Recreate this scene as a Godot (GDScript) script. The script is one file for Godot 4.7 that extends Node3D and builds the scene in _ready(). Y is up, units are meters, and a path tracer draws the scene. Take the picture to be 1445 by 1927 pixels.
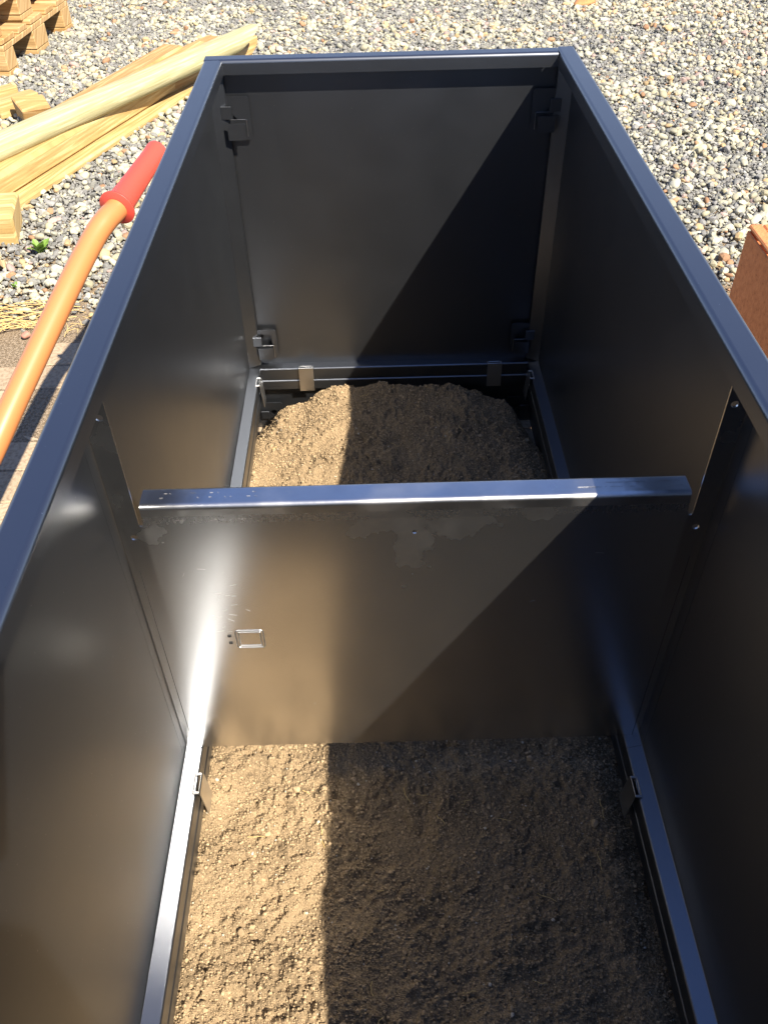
extends Node3D

const S := 0.6           # planter widths -> metres
const GY := 0.16         # height of the bed's upper ring above the ground
const H := 0.9878
const RW := 0.0471       # rim width
const RL := 0.0359       # rim lip
const BW := 0.035        # bottom flange
const BL := 0.0429
const SL := 0.0106       # fall of the bottom flange
const PL := 3.1          # planter length
const ZP := 1.5205       # divider
const HP := 0.7211
const SUN := Vector3(0.598, 1.0, 0.787)

var rng := RandomNumberGenerator.new()
var used := {}
var M := {}

# ------------------------------------------------------------------ helpers
class MB:
	var v := PackedVector3Array()
	var n := PackedVector3Array()
	var uv := PackedVector2Array()
	var c := PackedColorArray()
	var ix := PackedInt32Array()
	var col := Color(1, 1, 1)
	func vert(p: Vector3, nn: Vector3, t := Vector2.ZERO) -> int:
		v.append(p); n.append(nn); uv.append(t); c.append(col)
		return v.size() - 1
	func face(a: int, b: int, d: int):
		var g := (v[d] - v[a]).cross(v[b] - v[a])
		if g.dot(n[a] + n[b] + n[d]) < 0.0:
			ix.append(a); ix.append(d); ix.append(b)
		else:
			ix.append(a); ix.append(b); ix.append(d)
	func tri(a: Vector3, b: Vector3, d: Vector3, nn: Vector3, ta := Vector2.ZERO, tb := Vector2.ZERO, td := Vector2.ZERO):
		face(vert(a, nn, ta), vert(b, nn, tb), vert(d, nn, td))
	func quad(a: Vector3, b: Vector3, d: Vector3, e: Vector3, nn: Vector3, u := 1.0, w := 1.0):
		var i := vert(a, nn, Vector2(0, 0)); var j := vert(b, nn, Vector2(u, 0))
		var k := vert(d, nn, Vector2(u, w)); var l := vert(e, nn, Vector2(0, w))
		face(i, j, k); face(i, k, l)
	func quad4(p: Array, q: Array, t: Array):
		var i := []
		for k in 4: i.append(vert(p[k], q[k], t[k]))
		face(i[0], i[1], i[2]); face(i[0], i[2], i[3])
	func mesh() -> ArrayMesh:
		var a := []
		a.resize(Mesh.ARRAY_MAX)
		a[Mesh.ARRAY_VERTEX] = v; a[Mesh.ARRAY_NORMAL] = n; a[Mesh.ARRAY_TEX_UV] = uv
		a[Mesh.ARRAY_COLOR] = c; a[Mesh.ARRAY_INDEX] = ix
		var m := ArrayMesh.new()
		m.add_surface_from_arrays(Mesh.PRIMITIVE_TRIANGLES, a)
		return m

func W(x: float, y: float, z: float) -> Vector3:
	return Vector3(x * S, y * S + GY, z * S)

func numbered(called: String, parent: Node) -> String:
	var k := str(parent.get_instance_id()) + called
	var i: int = used.get(k, 0)
	used[k] = i + 1
	return called if i == 0 else "%s_%03d" % [called, i]

func tag(o: Node, label := "", category := "", group := "", kind := ""):
	if label != "": o.set_meta("label", label)
	if category != "": o.set_meta("category", category)
	if group != "": o.set_meta("group", group)
	if kind != "": o.set_meta("kind", kind)

func thing(called: String, at: Vector3, label: String, category: String, group := "", turn := 0.0) -> Node3D:
	var o := Node3D.new()
	o.name = numbered(called, self)
	o.position = at
	o.rotation.y = turn
	add_child(o, true)
	tag(o, label, category, group)
	return o

func put(called: String, mesh: Mesh, mat: Material, parent: Node = self, in_world := true) -> MeshInstance3D:
	var o := MeshInstance3D.new()
	o.name = numbered(called, parent)
	o.mesh = mesh
	o.material_override = mat
	parent.add_child(o, true)
	if in_world and parent != self:
		var t := Transform3D()
		var p: Node = parent
		while p != self:
			t = (p as Node3D).transform * t
			p = p.get_parent()
		o.transform = t.affine_inverse()
	return o

func lin(r: float, g: float, b: float) -> Color:
	return Color(r, g, b).linear_to_srgb()

# path with filleted corners: [point, normal] pairs (normal = left of travel)
func fillet(cn: Array, r: float, steps := 5) -> Array:
	var out := []
	var k := cn.size()
	for i in k:
		var p: Vector2 = cn[i]
		if i == 0 or i == k - 1:
			var d: Vector2 = (cn[1] - cn[0]).normalized() if i == 0 else (cn[k - 1] - cn[k - 2]).normalized()
			out.append([p, Vector2(-d.y, d.x)])
			continue
		var d0: Vector2 = (p - cn[i - 1]).normalized()
		var d1: Vector2 = (cn[i + 1] - p).normalized()
		var ang := d0.angle_to(d1)
		var cut := r * absf(tan(ang / 2.0))
		var sgn := signf(ang)
		var n0 := Vector2(-d0.y, d0.x)
		var cc := p - d0 * cut + n0 * r * sgn
		for s in steps + 1:
			var a := ang * s / steps
			var nn := n0.rotated(a)
			out.append([cc - nn * r * sgn, nn])
	return out

# sheet of thickness t swept along dir; place(Vector2) gives the point of the profile
func sweep(b: MB, path: Array, t: float, org: Vector3, ax: Vector3, ay: Vector3, along: Vector3):
	var len := along.length()
	for side in [1.0, -1.0]:
		var dist := 0.0
		for i in path.size() - 1:
			var p0: Vector2 = path[i][0] + path[i][1] * t * 0.5 * side
			var p1: Vector2 = path[i + 1][0] + path[i + 1][1] * t * 0.5 * side
			var m0: Vector2 = path[i][1] * side
			var m1: Vector2 = path[i + 1][1] * side
			var seg := p0.distance_to(p1)
			if seg < 1e-7: continue
			var A := org + ax * p0.x + ay * p0.y
			var B := org + ax * p1.x + ay * p1.y
			var nA := (ax * m0.x + ay * m0.y).normalized()
			var nB := (ax * m1.x + ay * m1.y).normalized()
			b.quad4([A, B, B + along, A + along], [nA, nB, nB, nA], [Vector2(0, dist), Vector2(0, dist + seg), Vector2(len, dist + seg), Vector2(len, dist)])
			dist += seg
	for i in path.size() - 1:      # end caps
		var q := []
		for k in [[i, 1.0], [i + 1, 1.0], [i + 1, -1.0], [i, -1.0]]:
			var pp: Vector2 = path[k[0]][0] + path[k[0]][1] * t * 0.5 * k[1]
			q.append(org + ax * pp.x + ay * pp.y)
		var nn := along.normalized()
		b.quad(q[0], q[1], q[2], q[3], -nn)
		b.quad(q[0] + along, q[1] + along, q[2] + along, q[3] + along, nn)
	for e in [0, path.size() - 1]:  # cut edges
		var pa: Vector2 = path[e][0] + path[e][1] * t * 0.5
		var pb: Vector2 = path[e][0] - path[e][1] * t * 0.5
		var d: Vector2 = Vector2(path[e][1].y, -path[e][1].x) * (-1.0 if e == 0 else 1.0)
		var A2 := org + ax * pa.x + ay * pa.y
		var B2 := org + ax * pb.x + ay * pb.y
		b.quad(A2, B2, B2 + along, A2 + along, (ax * d.x + ay * d.y).normalized(), 0.01, len)

# box with chamfered edges; u runs along local x
func cbox(b: MB, size: Vector3, ch: float, tr: Transform3D, jit := 0.0):
	var h := size * 0.5
	var pts := {}
	for sx in [-1, 1]:
		for sy in [-1, 1]:
			for sz in [-1, 1]:
				var s := Vector3(sx, sy, sz)
				var j := Vector3(rng.randf_range(-jit, jit), rng.randf_range(-jit, jit), rng.randf_range(-jit, jit))
				for ax in 3:
					var p := s * (h - Vector3.ONE * ch)
					p[ax] = s[ax] * h[ax]
					pts[[sx, sy, sz, ax]] = p + j
	var off := Vector2(rng.randf() * 5.0, rng.randf() * 5.0)
	var emit_face := func(q: Array, nn: Vector3):
		var ids := []
		for p: Vector3 in q:
			var t := Vector2(p.x, p.y + p.z)
			ids.append(b.vert(tr * p, (tr.basis * nn).normalized(), t + off))
		b.face(ids[0], ids[1], ids[2])
		if ids.size() == 4: b.face(ids[0], ids[2], ids[3])
	for ax in 3:
		var u := (ax + 1) % 3
		var w := (ax + 2) % 3
		for s in [-1, 1]:
			var q := []
			for k in [[-1, -1], [1, -1], [1, 1], [-1, 1]]:
				var key := [0, 0, 0, ax]
				key[ax] = s; key[u] = k[0]; key[w] = k[1]
				q.append(pts[key])
			var nn := Vector3.ZERO
			nn[ax] = s
			emit_face.call(q, nn)
		for su in [-1, 1]:           # edges along ax
			for sw in [-1, 1]:
				var q := []
				for k in [[-1, u], [-1, w], [1, w], [1, u]]:
					var key := [0, 0, 0, k[1]]
					key[ax] = k[0]; key[u] = su; key[w] = sw
					q.append(pts[key])
				var nn := Vector3.ZERO
				nn[u] = su; nn[w] = sw
				emit_face.call(q, nn.normalized())
	for sx in [-1, 1]:
		for sy in [-1, 1]:
			for sz in [-1, 1]:
				emit_face.call([pts[[sx, sy, sz, 0]], pts[[sx, sy, sz, 1]], pts[[sx, sy, sz, 2]]], Vector3(sx, sy, sz).normalized())

# flat plate: polygon (with holes) in the plane z, thickness t towards -z
func plate(b: MB, poly: PackedVector2Array, holes: Array, z: float, t: float):
	var cuts := []
	for ho: PackedVector2Array in holes:
		var cx := 0.0
		for p in ho: cx += p.x / ho.size()
		cuts.append(cx)
	cuts.sort()
	cuts.append(9.0)
	var lo := -9.0
	for hi: float in cuts:
		if hi - lo > 1e-5:
			var band := PackedVector2Array([Vector2(lo, -9), Vector2(hi, -9), Vector2(hi, 9), Vector2(lo, 9)])
			for piece in Geometry2D.intersect_polygons(poly, band):
				var left := [piece]
				for ho in holes:
					var nx := []
					for l in left: nx.append_array(Geometry2D.clip_polygons(l, ho))
					left = nx
				for l: PackedVector2Array in left:
					if Geometry2D.is_polygon_clockwise(l): continue
					var ids := Geometry2D.triangulate_polygon(l)
					for k in range(0, ids.size(), 3):
						var a := l[ids[k]]; var e := l[ids[k + 1]]; var f := l[ids[k + 2]]
						b.tri(W(a.x, a.y, z), W(e.x, e.y, z), W(f.x, f.y, z), Vector3(0, 0, 1), tuv(a), tuv(e), tuv(f))
						b.tri(W(a.x, a.y, z - t), W(e.x, e.y, z - t), W(f.x, f.y, z - t), Vector3(0, 0, -1), tuv(a), tuv(e), tuv(f))
		lo = hi
	for ring: PackedVector2Array in [poly] + holes:
		var out := 1.0 if (ring == poly) != Geometry2D.is_polygon_clockwise(ring) else -1.0
		if ring != poly: out = -1.0 if not Geometry2D.is_polygon_clockwise(ring) else 1.0
		for i in ring.size():
			var a := ring[i]; var e := ring[(i + 1) % ring.size()]
			var d := (e - a).normalized()
			b.quad(W(a.x, a.y, z), W(e.x, e.y, z), W(e.x, e.y, z - t), W(a.x, a.y, z - t), Vector3(d.y, -d.x, 0) * out)

func tuv(p: Vector2) -> Vector2:
	return Vector2(p.x + 0.5, 1.0 - p.y)

func ring2(cx: float, cy: float, r: float, k := 14) -> PackedVector2Array:
	var p := PackedVector2Array()
	for i in k: p.append(Vector2(cx + r * cos(TAU * i / k), cy + r * sin(TAU * i / k)))
	return p

# tube through points with radii
func tube(b: MB, pts: Array, rad: Array, seg := 20, cap := true):
	var k := pts.size()
	var up := Vector3(0.13, 1, 0.07).normalized()
	var rows := []
	var dist := 0.0
	for i in k:
		var d: Vector3 = (pts[mini(i + 1, k - 1)] - pts[maxi(i - 1, 0)]).normalized()
		var sx := d.cross(up).normalized()
		var sy := sx.cross(d).normalized()
		if i > 0: dist += pts[i].distance_to(pts[i - 1])
		var slope := 0.0
		var i0 := maxi(i - 1, 0); var i1 := mini(i + 1, k - 1)
		var dl: float = maxf(pts[i0].distance_to(pts[i1]), 1e-5)
		slope = clampf((rad[i1] - rad[i0]) / dl, -3.0, 3.0)
		var row := []
		for s in seg + 1:
			var a := TAU * s / seg
			var o := sx * cos(a) + sy * sin(a)
			row.append(b.vert(pts[i] + o * rad[i], (o - d * slope).normalized(), Vector2(dist, float(s) / seg)))
		rows.append(row)
	for i in k - 1:
		for s in seg:
			b.face(rows[i][s], rows[i][s + 1], rows[i + 1][s + 1])
			b.face(rows[i][s], rows[i + 1][s + 1], rows[i + 1][s])
	if cap:
		for e in [0, k - 1]:
			var d: Vector3 = (pts[1] - pts[0]).normalized() * -1.0 if e == 0 else (pts[k - 1] - pts[k - 2]).normalized()
			var cc := b.vert(pts[e], d)
			for s in seg:
				b.face(cc, b.vert(b.v[rows[e][s]], d), b.vert(b.v[rows[e][s + 1]], d))

func smooth_curve(pts: Array, steps: int) -> Array:
	var out := []
	for i in pts.size() - 1:
		var p0: Vector3 = pts[maxi(i - 1, 0)]; var p1: Vector3 = pts[i]
		var p2: Vector3 = pts[i + 1]; var p3: Vector3 = pts[mini(i + 2, pts.size() - 1)]
		for s in steps:
			out.append(p1.cubic_interpolate(p2, p0, p3, float(s) / steps))
	out.append(pts[-1])
	return out

func noise(kind: int, freq: float, oct := 4, seed_ := 1) -> FastNoiseLite:
	var f := FastNoiseLite.new()
	f.noise_type = kind
	f.frequency = freq
	f.seed = seed_
	f.fractal_octaves = oct
	f.fractal_type = FastNoiseLite.FRACTAL_FBM if oct > 1 else FastNoiseLite.FRACTAL_NONE
	return f

func ntex(f: FastNoiseLite, size: int, stops: Array = [], nrm := 0.0) -> NoiseTexture2D:
	var t := NoiseTexture2D.new()
	t.width = size; t.height = size
	t.seamless = true
	t.noise = f
	if nrm > 0.0:
		t.as_normal_map = true
		t.bump_strength = nrm
	if stops.size():
		var g := Gradient.new()
		var off := PackedFloat32Array(); var cs := PackedColorArray()
		for s in stops:
			off.append(s[0]); cs.append(s[1])
		g.offsets = off; g.colors = cs
		t.color_ramp = g
	return t

func mat(c: Color, rough: float, metal := 0.0, spec := 0.5) -> StandardMaterial3D:
	var m := StandardMaterial3D.new()
	m.albedo_color = c
	m.roughness = rough
	m.metallic = metal
	m.metallic_specular = spec
	return m

func tri_map(m: StandardMaterial3D, scale: float):
	m.uv1_triplanar = true
	m.uv1_world_triplanar = true
	m.uv1_scale = Vector3.ONE * scale

func grey(v: float) -> Color:
	return Color(v, v, v)

func wood(base: Color, dark: Color, seed_: int, rough := 0.75) -> StandardMaterial3D:
	var m := mat(Color.WHITE, rough)
	var f := noise(FastNoiseLite.TYPE_SIMPLEX, 0.012, 6, seed_)
	m.albedo_texture = ntex(f, 512, [[0.0, dark], [0.42, base.lerp(dark, 0.25)], [0.6, base], [0.8, base.lerp(Color(1, 0.95, 0.8), 0.25)], [1.0, base.lerp(dark, 0.45)]])
	m.uv1_scale = Vector3(0.45, 9.0, 1)
	m.normal_enabled = true
	m.normal_texture = ntex(noise(FastNoiseLite.TYPE_SIMPLEX, 0.03, 3, seed_ + 7), 512, [], 3.0)
	m.normal_scale = 0.6
	return m

func materials():
	# dark powder-coated steel: fine orange peel, a little dust
	var p := mat(Color.WHITE, 1.0, 0.975, 0.5)
	var im := Image.create(1024, 1024, false, Image.FORMAT_RGB8)
	im.fill(lin(0.17, 0.178, 0.198))
	rng.seed = 5
	for i in 240:
		var x := rng.randi_range(0, 1021); var y := rng.randi_range(0, 1021)
		var v := rng.randf_range(0.4, 0.75)
		im.fill_rect(Rect2i(x, y, rng.randi_range(1, 2), rng.randi_range(1, 2)), Color(v, v, v * 0.98))
	p.albedo_texture = ImageTexture.create_from_image(im)
	p.roughness_texture = ntex(noise(FastNoiseLite.TYPE_SIMPLEX, 0.006, 4, 3), 512, [[0.0, grey(0.33)], [0.5, grey(0.345)], [1.0, grey(0.36)]])
	p.roughness_texture_channel = BaseMaterial3D.TEXTURE_CHANNEL_RED
	tri_map(p, 2.2)
	M.paint = p
	# galvanised sheet with spangle and handling marks
	var g := mat(Color.WHITE, 1.0, 1.0)
	g.albedo_texture = ntex(noise(FastNoiseLite.TYPE_CELLULAR, 0.03, 2, 4), 512, [[0.0, lin(0.60, 0.59, 0.57)], [1.0, lin(0.68, 0.67, 0.65)]])
	g.roughness_texture = ntex(noise(FastNoiseLite.TYPE_SIMPLEX, 0.008, 5, 13), 512, [[0.0, grey(0.27)], [0.45, grey(0.31)], [0.6, grey(0.36)], [1.0, grey(0.44)]])
	g.roughness_texture_channel = BaseMaterial3D.TEXTURE_CHANNEL_RED
	g.normal_enabled = true
	g.normal_texture = ntex(noise(FastNoiseLite.TYPE_SIMPLEX, 0.05, 3, 19), 512, [], 1.2)
	g.normal_scale = 0.08
	tri_map(g, 2.0)
	M.galv = g
	var st := mat(lin(0.30, 0.30, 0.29), 0.62, 0.85)
	M.stain = st
	M.sheet = sheet_material()
	M.scratch = mat(lin(0.5, 0.49, 0.47), 0.6, 0.9)
	M.bright = mat(lin(0.62, 0.61, 0.6), 0.3, 1.0)
	M.dark = mat(lin(0.012, 0.012, 0.012), 0.7)
	# soil
	var so := mat(Color.WHITE, 0.95, 0.0, 0.25)
	so.vertex_color_use_as_albedo = true
	so.albedo_texture = ntex(noise(FastNoiseLite.TYPE_SIMPLEX, 0.06, 5, 21), 1024, [[0.0, grey(0.62)], [0.4, grey(0.84)], [0.7, grey(0.97)], [1.0, grey(1.0)]])
	so.normal_enabled = true
	so.normal_texture = ntex(noise(FastNoiseLite.TYPE_SIMPLEX, 0.09, 5, 22), 1024, [], 9.0)
	so.normal_scale = 1.0
	tri_map(so, 5.0)
	M.soil = so
	var cr := mat(Color.WHITE, 0.95, 0.0, 0.25)
	cr.vertex_color_use_as_albedo = true
	M.crumb = cr
	# stones
	var sn := mat(Color.WHITE, 0.8, 0.0, 0.4)
	sn.vertex_color_use_as_albedo = true
	sn.albedo_texture = ntex(noise(FastNoiseLite.TYPE_SIMPLEX, 0.04, 4, 31), 512, [[0.0, grey(0.72)], [0.5, grey(0.93)], [1.0, grey(1.0)]])
	tri_map(sn, 14.0)
	M.stone = sn
	# ground under the stones
	var gr := mat(Color.WHITE, 0.95, 0.0, 0.2)
	gr.albedo_texture = ntex(noise(FastNoiseLite.TYPE_CELLULAR, 0.05, 3, 41), 1024, [[0.0, lin(0.17, 0.16, 0.14)], [0.5, lin(0.24, 0.225, 0.195)], [0.8, lin(0.3, 0.28, 0.24)], [1.0, lin(0.5, 0.47, 0.4)]])
	tri_map(gr, 1.1)
	M.grit = gr
	var sa := mat(Color.WHITE, 0.95, 0.0, 0.2)
	sa.albedo_texture = ntex(noise(FastNoiseLite.TYPE_SIMPLEX, 0.03, 6, 42), 1024, [[0.0, lin(0.12, 0.085, 0.05)], [0.5, lin(0.27, 0.205, 0.135)], [1.0, lin(0.38, 0.30, 0.21)]])
	sa.normal_enabled = true
	sa.normal_texture = ntex(noise(FastNoiseLite.TYPE_SIMPLEX, 0.12, 4, 43), 512, [], 6.0)
	tri_map(sa, 3.0)
	M.sand = sa
	for k in 3:
		var br := mat(Color.WHITE, 0.9, 0.0, 0.3)
		var tn: float = [0.92, 1.0, 1.1][k]
		br.albedo_texture = ntex(noise(FastNoiseLite.TYPE_SIMPLEX, 0.035, 6, 51 + k), 512, [[0.0, lin(0.25 * tn, 0.18 * tn, 0.115 * tn)], [0.45, lin(0.38 * tn, 0.285 * tn, 0.185 * tn)], [1.0, lin(0.46 * tn, 0.35 * tn, 0.235 * tn)]])
		br.normal_enabled = true
		br.normal_texture = ntex(noise(FastNoiseLite.TYPE_SIMPLEX, 0.15, 4, 55 + k), 512, [], 5.0)
		br.normal_scale = 0.35
		tri_map(br, 4.0)
		M["brick%d" % k] = br
	M.wood_pale = wood(lin(0.44, 0.305, 0.118), lin(0.33, 0.195, 0.062), 61)
	M.wood_orange = wood(lin(0.40, 0.24, 0.086), lin(0.28, 0.145, 0.044), 65)
	M.wood_pallet = wood(lin(0.42, 0.27, 0.112), lin(0.3, 0.17, 0.062), 69, 0.85)
	M.wood_green = wood(lin(0.40, 0.36, 0.19), lin(0.30, 0.265, 0.125), 73)
	M.orange_tube = mat(lin(0.50, 0.19, 0.064), 0.42)
	M.orange_tube.clearcoat = 0.5
	M.orange_tube.clearcoat_enabled = true
	M.orange_tube.clearcoat_roughness = 0.25
	M.red_rubber = mat(lin(0.62, 0.07, 0.045), 0.45)
	M.tray = mat(lin(0.05, 0.16, 0.06), 0.45)
	M.tyre = mat(lin(0.02, 0.02, 0.02), 0.85)
	# rusty steel
	var ru := mat(Color.WHITE, 0.88, 0.0, 0.35)
	ru.albedo_texture = ntex(noise(FastNoiseLite.TYPE_SIMPLEX, 0.02, 6, 81), 1024, [[0.0, lin(0.3, 0.105, 0.04)], [0.2, lin(0.5, 0.19, 0.075)], [0.55, lin(0.55, 0.215, 0.085)], [1.0, lin(0.6, 0.245, 0.1)]])
	ru.normal_enabled = true
	ru.normal_texture = ntex(noise(FastNoiseLite.TYPE_SIMPLEX, 0.1, 5, 83), 512, [], 4.0)
	ru.normal_scale = 0.25
	tri_map(ru, 2.4)
	M.rust = ru
	M.straw = mat(lin(0.62, 0.44, 0.17), 0.7)
	M.leaf = mat(lin(0.14, 0.24, 0.035), 0.55)
	M.leaf.backlight_enabled = true
	M.leaf.backlight = Color(0.3, 0.4, 0.1)
	M.cloth = mat(lin(0.06, 0.07, 0.1), 0.9)
	M.cloth.vertex_color_use_as_albedo = true
	M.cloth.albedo_color = Color.WHITE
	M.phone = mat(lin(0.02, 0.02, 0.022), 0.25)

# the divider's sheet: rolled zinc with dried water marks and rubbing near the fold
func sheet_material() -> StandardMaterial3D:
	var n := 768
	var ca := Image.create(n, n, false, Image.FORMAT_RGB8)
	var ra := Image.create(n, n, false, Image.FORMAT_R8)
	var big := noise(FastNoiseLite.TYPE_SIMPLEX, 3.0, 4, 61)
	var fine := noise(FastNoiseLite.TYPE_SIMPLEX, 60.0, 2, 62)
	var warp := noise(FastNoiseLite.TYPE_SIMPLEX, 11.0, 4, 63)
	var spots := [[-0.04, 0.675, 0.085, 0.036], [0.075, 0.672, 0.09, 0.034], [-0.005, 0.62, 0.042, 0.05], [0.205, 0.688, 0.024, 0.02], [-0.44, 0.665, 0.03, 0.026], [-0.02, 0.515, 0.012, 0.009]]
	for j in n:
		for i in n:
			var x := -0.5 + float(i) / n
			var y := 1.0 - float(j) / n
			var a := 0.68 + 0.03 * big.get_noise_2d(x, y) + 0.008 * fine.get_noise_2d(x, y)
			var r := 0.25
			var st := 0.0
			if y > 0.5:
				var wv := warp.get_noise_2d(x, y) * 0.75 + fine.get_noise_2d(x * 0.6, y * 0.6) * 0.2
				for q in spots:
					var d := Vector2((x - q[0]) / q[2], (y - q[1]) / q[3]).length() + wv
					var f := 1.0 - smoothstep(0.72, 1.02, d)
					f *= 0.55 + 0.45 * clampf(0.5 + 1.2 * big.get_noise_2d(x * 4.0, y * 4.0), 0.0, 1.0)
					st = maxf(st, f)
			if y > 0.684: st = maxf(st * 0.6, 0.22 + 0.1 * fine.get_noise_2d(x * 2.0, y))
			st = maxf(st, smoothstep(0.452, 0.462, absf(x)) * smoothstep(0.55, 0.75, y) * clampf(0.3 + 0.6 * big.get_noise_2d(x * 3.0, y * 2.2), 0.0, 0.8))
			var ear := smoothstep(0.452, 0.46, absf(x)) * smoothstep(0.35, 0.62, y)
			a *= 1.0 - 0.22 * st - 0.25 * ear
			r -= 0.07 * ear * (1.0 - st)
			a += rng.randf_range(-0.004, 0.004)
			r += 0.10 * st
			var c := Color(a, a * 0.985, a * 0.955).linear_to_srgb()
			ca.set_pixel(i, j, c)
			ra.set_pixel(i, j, Color(r, r, r))
	var m := mat(Color.WHITE, 1.0, 1.0)
	m.albedo_texture = ImageTexture.create_from_image(ca)
	m.roughness_texture = ImageTexture.create_from_image(ra)
	m.roughness_texture_channel = BaseMaterial3D.TEXTURE_CHANNEL_RED
	m.metallic = 0.99
	return m

# ------------------------------------------------------------------ scene
func _ready():
	var cam := Camera3D.new()
	cam.name = "camera"
	cam.position = Vector3(-0.03314, 1.1649, 1.53675)
	cam.rotation_order = EULER_ORDER_YXZ
	cam.rotation = Vector3(-0.7529, -0.0032, -0.0241)
	cam.fov = 61.46
	cam.near = 0.02
	cam.far = 300.0
	add_child(cam)
	cam.current = true
	var we := WorldEnvironment.new()
	we.name = "environment"
	var env := Environment.new()
	var sky := Sky.new()
	var sm := ProceduralSkyMaterial.new()
	sm.sky_top_color = lin(0.056, 0.101, 0.252)
	sm.sky_horizon_color = lin(0.50, 0.62, 0.80)
	sm.sky_curve = 0.17
	sm.ground_bottom_color = lin(0.25, 0.23, 0.2)
	sm.ground_horizon_color = lin(0.35, 0.36, 0.36)
	sm.sun_angle_max = 22.0
	sm.sun_curve = 0.12
	sm.energy_multiplier = 1.0
	sky.sky_material = sm
	env.background_mode = Environment.BG_SKY
	env.sky = sky
	env.tonemap_mode = Environment.TONE_MAPPER_LINEAR
	env.tonemap_exposure = 2.5
	env.sdfgi_enabled = true
	env.ssao_enabled = true
	env.ssil_enabled = true
	we.environment = env
	add_child(we)
	var sun := DirectionalLight3D.new()
	sun.name = "sun"
	sun.light_energy = 1.6
	sun.light_color = Color(1.0, 0.965, 0.91)
	sun.light_angular_distance = 0.5
	sun.shadow_enabled = true
	add_child(sun)
	sun.look_at_from_position(SUN * 10.0, Vector3.ZERO)

	rng.seed = 77
	materials()
	build_ground()
	build_planter()
	build_soil()
	build_gravel()
	build_wheelbarrow()
	build_timber()
	build_pallets()
	build_rust_box()
	build_weeds()
	build_person()

# ------------------------------------------------------------------ ground
func flat(called: String, x0: float, x1: float, z0: float, z1: float, y: float, m: Material) -> MeshInstance3D:
	var b := MB.new()
	b.quad(Vector3(x0, y, z0), Vector3(x1, y, z0), Vector3(x1, y, z1), Vector3(x0, y, z1), Vector3.UP)
	var o := put(called, b.mesh(), m)
	tag(o, "", "", "", "structure")
	return o

func build_ground():
	flat("ground", -80, 80, -80, 60, -0.03, M.grit)
	var ns := noise(FastNoiseLite.TYPE_SIMPLEX, 2.2, 3, 90)
	# sandy earth between the stones and the paving
	var b := MB.new()
	var nx := 120; var nz := 40
	for j in nz + 1:
		for i in nx + 1:
			var x := -2.4 + 4.8 * i / nx
			var z := -1.15 + 0.85 * j / nz
			var y := -0.012 + 0.012 * ns.get_noise_2d(x * 3, z * 3) - maxf(0.0, -0.75 - z) * 0.03
			b.vert(Vector3(x, y, z), Vector3.UP, Vector2(x, z))
	for j in nz:
		for i in nx:
			var a := j * (nx + 1) + i
			b.face(a, a + 1, a + nx + 2); b.face(a, a + nx + 2, a + nx + 1)
	tag(put("earth", b.mesh(), M.sand), "", "", "", "structure")
	# paving of concrete blocks on sand
	var pave := Node3D.new()
	pave.name = "pavement"
	add_child(pave)
	tag(pave, "", "", "", "structure")
	var bb := MB.new()
	bb.quad(Vector3(-2.4, -0.0025, -0.36), Vector3(2.4, -0.0025, -0.36), Vector3(2.4, -0.0025, 4.0), Vector3(-2.4, -0.0025, 4.0), Vector3.UP)
	put("sand_bed", bb.mesh(), M.sand, pave)
	var shapes := []
	for k in 5:
		var mb := MB.new()
		cbox(mb, Vector3(0.198, 0.06, 0.098), 0.0035, Transform3D(), 0.0012)
		shapes.append(mb.mesh())
	var rest := MB.new()
	for r in 44:
		var z := -0.315 + r * 0.1
		for k in range(-9, 10):
			var x := k * 0.2 + (0.1 if r % 2 else 0.0) + 0.02
			if r == 0 and rng.randf() < 0.2: continue
			var t := Transform3D(Basis(Vector3.UP, rng.randf_range(-0.012, 0.012)) * Basis(Vector3(1, 0, 0), rng.randf_range(-0.012, 0.012)), Vector3(x, -0.03 + rng.randf_range(-0.004, 0.003), z))
			if x > -1.5 and x < -0.3 and z < 1.5 or x > 0.3 and x < 1.3 and z < 1.0:
				var o := put("brick", shapes[rng.randi() % 5], M["brick%d" % (rng.randi() % 3)], pave, false)
				o.transform = t
			elif z < 3.5:
				cbox(rest, Vector3(0.197, 0.06, 0.097), 0.005, t)
	tag(put("outer_bricks", rest.mesh(), M.brick1, pave), "", "", "", "stuff")

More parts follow.
